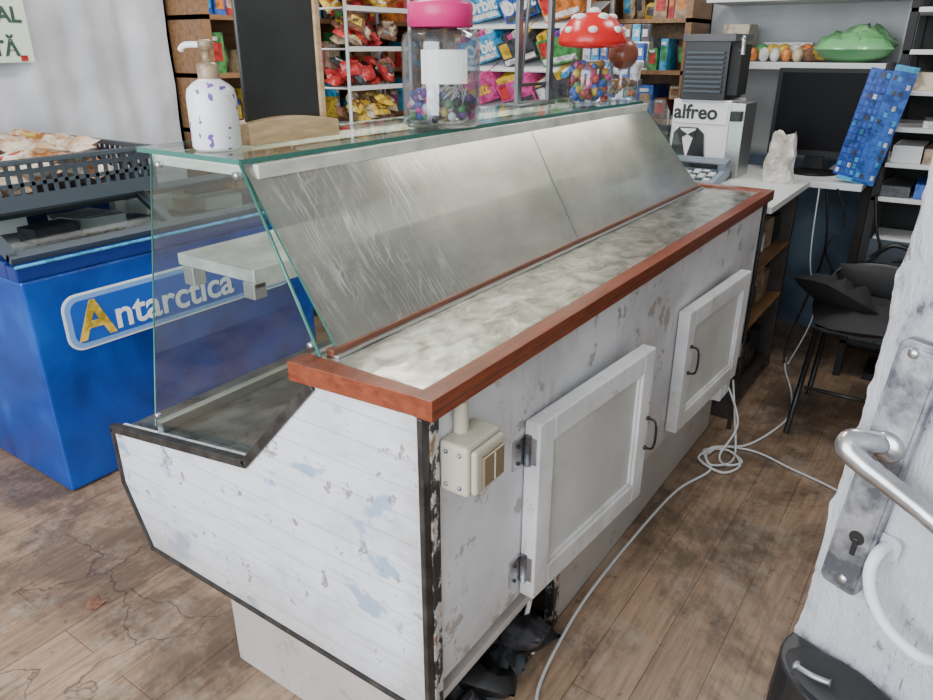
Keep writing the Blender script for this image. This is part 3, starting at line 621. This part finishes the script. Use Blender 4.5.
b=MB('cash_register_keypad'); M=Matrix.Translation((2.88,.82,.882))@Matrix.Rotation(math.radians(-10),4,'Y'); b.M=M; b.box(0,.22,0,.26,0,.04,simple('grey_blue_plastic',(.22,.28,.34),.4)); b.box(.15,.22,0,.26,.04,.07,simple('grey_plastic',(.16,.20,.25),.4)); b.box(.148,.15,.03,.2,.045,.065,BLK)
for i in range(5):
    for j in range(7): b.box(.015+i*.025,.033+i*.025,.02+j*.033,.044+j*.033,.04,.047,[WHITE2,CRATE,WHITE2][(i+j)%3])
b.M=Matrix.Identity(4); b.done(None,.002)
SCR=simple('screen_off',(.003,.003,.004),.4); SCR.node_tree.nodes['Principled BSDF'].inputs['Specular IOR Level'].default_value=.08
BEZ=simple('bezel_black',(.006,.006,.007),.5); BEZ.node_tree.nodes['Principled BSDF'].inputs['Specular IOR Level'].default_value=.3
b=MB('computer_monitor'); b.box(3.60,3.63,.385,.80,.96,1.325,BEZ); b.box(3.598,3.60,.402,.783,.985,1.308,SCR); b.box(3.63,3.66,.56,.64,.9,1.1,BEZ); b.lathe((3.64,.60,.88),[(0,0),(.1,0),(.1,.012),(0,.02)],BEZ,24); b.done(None,.002)
b=MB('crumpled_paper_bag'); v=[];f=[]; N_=20; K_=10
for j in range(K_+1):
    for i in range(N_):
        a=2*math.pi*i/N_; t=j/K_; R_=.058-.012*t; sq=1/max(abs(math.cos(a)),abs(math.sin(a)))**.6
        d=noise.noise(Vector((math.cos(a)*2,math.sin(a)*2,t*4)))*.018
        v.append((3.30+(R_*sq+d)*math.cos(a)*.7,.675+(R_*sq+d)*math.sin(a),.881+t*(.19+.02*math.sin(3*a)*t)))
for j in range(K_):
    for i in range(N_): f.append((j*N_+i,j*N_+(i+1)%N_,(j+1)*N_+(i+1)%N_,(j+1)*N_+i))
f.append(tuple(range(K_*N_,K_*N_+N_))); b.add(v,f,noisy('crumpled_white_paper',(.34,.30,.26),(.72,.70,.66),16,.6,0,.6),False); b.done()
b=MB('card_display_panel')
b.M=Matrix.Translation((3.44,.375,1.09))@Matrix.Rotation(math.radians(10),4,'X')@Matrix.Rotation(math.radians(-8),4,'Y')
b.box(-.02,-.008,-.01,.08,-.19,.24,PP('panel_blue_dark',(.01,.06,.34))); b.box(-.030,-.018,-.085,-.002,-.20,.27,PP('panel_blue2',(.015,.12,.50)))
r=random.Random(9)
for k in range(15):
    for y in (-.078,-.058,-.038,-.022,.004,.024,.044,.062): xx=-.033 if y<0 else -.023; b.box(xx,xx+.004,y,y+.013,-.178+k*.028,-.160+k*.028,r.choice([BLUE,BLUE,CYAN,BLUE,DRK,BLUE,BLUE,WHT])) 
b.box(-.034,-.018,-.085,-.002,.25,.27,CYAN); b.box(-.03,.012,-.06,.06,-.204,-.19,CYAN); b.done()
b=MB('wall_shelf'); b.box(3.72,4.09,.40,1.2,1.315,1.345,WHITE2); b.box(3.72,4.09,.35,1.2,1.60,1.63,WHITE2); b.box(4.02,4.09,.36,.39,1.345,1.6,WHITE2); b.done(None,.002)
b=MB('shelf_goods'); r=random.Random(3)
for y in (.78,.83,.88,.93,.98): b.ball((3.82,y,1.376),.03,r.choice([CRE,ORA,WHT]),12,(1,.8,1.1)); b.ball((3.9,y-.02,1.39),.035,r.choice([YEL,ORA,GRN,WHT]),10)
b.cbox((3.92,1.08,1.43),(.15,.12,.16),CRE); b.cbox((3.98,.86,1.39),(.06,.22,.08),WHT); b.cbox((3.8,1.12,1.38),(.1,.08,.06),GRN)
b.pillow((3.86,.56,1.40),(.30,.32,.12),P('green_bag',(.16,.42,.18),.2),(0,0,.2),12,4,None,.6); b.pillow((3.88,.52,1.43),(.2,.22,.1),P('green_bag2',(.24,.52,.24),.2),(.3,.2,.9),10,6,None,.7); b.pillow((3.84,.66,1.385),(.16,.14,.07),YEL,(0,0,.5),8,8); b.pillow((3.85,.72,1.375),(.12,.1,.06),BRN,(0,0,.9),8,9)
for k in range(7): y=.42+k*.1; b.cbox((3.9,y,1.63+.055),(.14,.08,.1),r.choice([CRE,BRN,YEL,WHT]))
b.done()
RK=empty('metal_storage_rack')
b=MB('frame')
for x in (3.48,3.88):
    for y in (.30,-.60): b.box(x,x+.03,y,y+.03,0,2.3,BLKM)
for z in (.18,.36,.54,.83,.97,1.11,1.25,1.40,1.55,1.70): b.box(3.48,3.90,-.60,.33,z-.018,z,WHITE2 if z not in (.18,.36) else BLKM)
b.box(3.89,3.91,-.6,.33,0,2.2,BLKM)
b.done(RK,.002)
b=MB('rack_contents'); r=random.Random(8)
for z in (.0,.18,.36,.54,.83,.97,1.11,1.25,1.40):
    y=-.55
    while y<.20:
        w=r.uniform(.05,.13); h=r.uniform(.02,.10); b.cbox((3.62,y+w/2,z+h/2+.001),(.24,w-.008,h),r.choice([BLKM,DRK,CRATE,BLKM,BLK] if z<.5 else [BLKM,WHT,CRATE,WHITE2,DRK,CRE,BLUE,TAN]),(0,0,r.uniform(-.05,.05))); y+=w
b.cbox((3.60,.22,.60),(.22,.16,.10),CRATE); b.cbox((3.60,.22,.655),(.20,.14,.01),WHITE2)
b.tube([(3.5,.2,.56),(3.47,.1,.6),(3.46,.2,.64),(3.47,.28,.57)],.010,BLK,8,6); b.tube([(3.47,.31,.84),(3.46,.28,.70),(3.46,.25,.60),(3.46,.31,.50),(3.46,.31,.2)],.006,BLK,8,6); b.done(RK,.002)
b=MB('black_chair'); r=random.Random(4)
b.pillow((3.0,.20,.46),(.42,.40,.09),BLKM,(0,0,.2),10,3); b.box(2.83,3.17,.04,.36,.425,.445,BLK)
for x in (2.83,3.16):
    for y in (.05,.35): b.tube([(x,y,.43),(x+(.04 if x>3 else -.05),y+(.03 if y>.2 else -.03),.0)],.011,BLK,8)
b.tube([(3.16,.05,.44),(3.22,.03,.56),(3.24,.20,.60),(3.22,.37,.56),(3.16,.35,.44)],.012,BLK,8,6); b.pillow((3.22,.2,.53),(.34,.14,.05),BLKM,(math.pi/2,0,math.pi/2),10,5)
b.pillow((3.02,.30,.50),(.30,.34,.10),BLKM,(.5,.2,.6),12,9,None,.7)
b.tube([(2.80,.05,.2),(2.80,.35,.2)],.008,BLK,8); b.done()
b=MB('white_floor_cable')
b.tube([(1.02,.50,.006),(1.13,.575,.006),(1.35,.61,.006),(1.57,.62,.006),(1.93,.61,.006),(2.15,.59,.006),(2.32,.54,.006),(2.40,.58,.006),(2.46,.60,.006),(2.5,.52,.006),(2.42,.46,.006),(2.33,.50,.008),(2.38,.60,.01),(2.5,.56,.01),(2.6,.47,.006),(2.9,.40,.006),(3.15,.44,.006),(3.40,.52,.006),(3.55,.55,.006)],.0045,WHITE2,8,8)
b.tube([(2.60,.57,.25),(2.58,.54,.12),(2.5,.50,.008),(2.40,.50,.008),(2.36,.56,.01),(2.48,.58,.012),(2.55,.45,.006),(2.50,.30,.006),(2.46,.18,.006),(2.40,.05,.006)],.004,WHITE2,8,8)
b.tube([(2.60,.60,.25),(2.56,.52,.1),(2.44,.54,.014),(2.38,.50,.014),(2.44,.46,.012),(2.5,.55,.012),(2.42,.58,.012)],.004,WHITE2,8,8)
b.done()
b=MB('dry_leaf'); b.add([(.67,1.72,.002),(.69,1.74,.007),(.72,1.745,.004),(.71,1.715,.003),(.725,1.70,.006),(.685,1.695,.002)],[(0,1,3),(1,2,3),(0,3,5),(3,4,5)],BRN); b.done()
b=MB('power_adapter'); b.box(2.53,2.62,.59,.648,.18,.30,WHITE); b.box(2.545,2.605,.58,.59,.2,.28,WHITE2); b.done(None,.004)
# ------------------------------------------------------------------ foreground door
D=empty('door_1'); til=Matrix.Translation((.85,.049,.94))@Matrix.Rotation(math.radians(2.3),4,'X')@Matrix.Rotation(math.radians(-20),4,'Z')@Matrix.Translation((-.85,-.049,-.94))
b=MB('door_leaf'); b.M=til
v=[];f=[];ny,nz=150,400
for i in range(ny+1):
    for j in range(nz+1):
        y=.053-.80*(i/ny)**1.3; z=.04+1.95*j/nz
        h=noise.fractal(Vector((y*14,z*6,0)),.8,2,5)*.0055
        r1=noise.noise(Vector((y*30,z*9,4)))
        if r1>.15: h-=.0025
        r2=noise.noise(Vector((y*55,z*6,9)))
        if r2>.30: h-=.003
        x=.85-h
        if y>.015: x+= (y-.015)**2*9
        v.append((x+(.006 if -.52<y<-.14 and (1.15<z<1.8 or .2<z<.72) else 0),y+((noise.noise(Vector((z*14,0,3)))*.006+noise.noise(Vector((z*50,0,3)))*.004) if i==0 else 0),z))
for i in range(ny):
    for j in range(nz): f.append((i*(nz+1)+j,i*(nz+1)+j+1,(i+1)*(nz+1)+j+1,(i+1)*(nz+1)+j))
b.add(v,f,PEEL,True); b.box(.862,.895,-.751,.046,.04,1.99,PEEL); b.done(D)
b=MB('lock_plate'); b.M=til
M=Matrix.Translation((.840,.006,.97))@Matrix.Rotation(math.radians(2),4,'X')
def rplate(b,w,h,r,x,dx,m,M):
    pts=[]
    for cx,cz,a0 in ((w/2-r,h/2-r,0),(-w/2+r,h/2-r,90),(-w/2+r,-h/2+r,180),(w/2-r,-h/2+r,270)):
        for k in range(7): a=math.radians(a0+15*k); pts.append((cx+r*math.cos(a),cz+r*math.sin(a)))
    sM=b.M; b.M=sM@M; b.prism(pts,x,x+dx,m,'yz'); b.M=sM
rplate(b,.046,.325,.010,-.005,.012,PLATE,M); rplate(b,.038,.31,.008,-.007,.003,PLATE,M)
for z in (1.12,.825): b.ball((.832,.007,z),.006,CHROME,10,(.5,1,1))
b.box(.831,.834,.003,.009,.862,.885,BLK); b.lathe((0,0,0),[(.009,-.003),(.0,-.003)],BLK,14,Matrix.Translation((.8355,.006,.886))@Matrix.Rotation(math.pi/2,4,'Y'))
b.done(D,.001)
b=MB('lever_handle'); b.M=til
b.lathe((0,0,0),[(.0,-.012),(.015,-.012),(.018,-.006),(.018,.004)],CHROME,24,Matrix.Translation((.838,.004,1.010))@Matrix.Rotation(math.pi/2,4,'Y'))
b.tube([(.84,.004,1.010),(.82,.016,1.014),(.806,.030,1.013),(.800,.028,1.005),(.802,.010,.995),(.806,-.015,.985),(.812,-.05,.970),(.816,-.09,.953),(.816,-.12,.940)],[.011,.0125,.0135,.0135,.0125,.0115,.011,.011,.010],CHROME,16,5); b.ball((.803,.030,1.010),.0138,CHROME,14); b.done(D)
b=MB('pull_handle'); b.M=til
b.tube([(.85,-.022,.888),(.825,-.022,.885),(.815,-.024,.865),(.812,-.036,.838),(.810,-.062,.815),(.812,-.10,.805),(.85,-.12,.80)],.0068,WHITE2,12,6); rplate(b,.03,.03,.01,-.005,.006,PEEL,Matrix.Translation((.848,-.022,.888))); b.done(D)
b=MB('rim_lock'); b.M=til
pts=[]
for i in range(20):
    a=math.pi*i/19; pts.append((.846-.085*math.sin(a)**.8,-.035+.085*math.cos(a)))
b.prism(pts,.60,.700,BLK,'xy'); b.ball((.81,-.035,.698),.055,BLKM,20,(.75,1.3,.22)); b.tube([(.79,.012,.705),(.785,-.01,.712),(.79,-.03,.715)],.0035,PLATE,8,4); b.done(D,.010,3)
# ------------------------------------------------------------------ lights, world, camera
def area(n,loc,rot,sx,sy,pw,col):
    l=bpy.data.lights.new(n,'AREA'); l.shape='RECTANGLE'; l.size=sx; l.size_y=sy; l.energy=pw; l.color=col
    o=bpy.data.objects.new(n,l); o.location=loc; o.rotation_euler=rot; sc.collection.objects.link(o); return o
R_=math.radians
area('doorway_daylight',(-1.6,.9,1.7),(R_(78),0,R_(-90)),3.2,2.0,165,(.91,.96,1))
area('ceiling_lamp',(2.0,1.9,2.7),(0,0,0),1.4,.4,46,(1,.96,.88))
area('ceiling_lamp',(2.9,.4,2.7),(0,0,0),.8,.3,18,(1,.98,.94))
w=bpy.data.worlds.new('w'); sc.world=w; w.use_nodes=True; bg=w.node_tree.nodes['Background']; bg.inputs[0].default_value=(.80,.89,1,1); bg.inputs[1].default_value=1.25
th=R_(34.6);p=R_(22.8); c,s,cp,sp=math.cos(th),math.sin(th),math.cos(p),math.sin(p)
cam=bpy.data.cameras.new('cam'); co=bpy.data.objects.new('camera',cam); sc.collection.objects.link(co); cam.sensor_width=36; cam.lens=720/933*36; cam.clip_start=.02
Rr,U,F=(s,-c,0),(sp*c,sp*s,cp),(cp*c,cp*s,-sp)
co.matrix_world=Matrix(((Rr[0],U[0],-F[0],0),(Rr[1],U[1],-F[1],0),(Rr[2],U[2],-F[2],1.408),(0,0,0,1)))
sc.camera=co
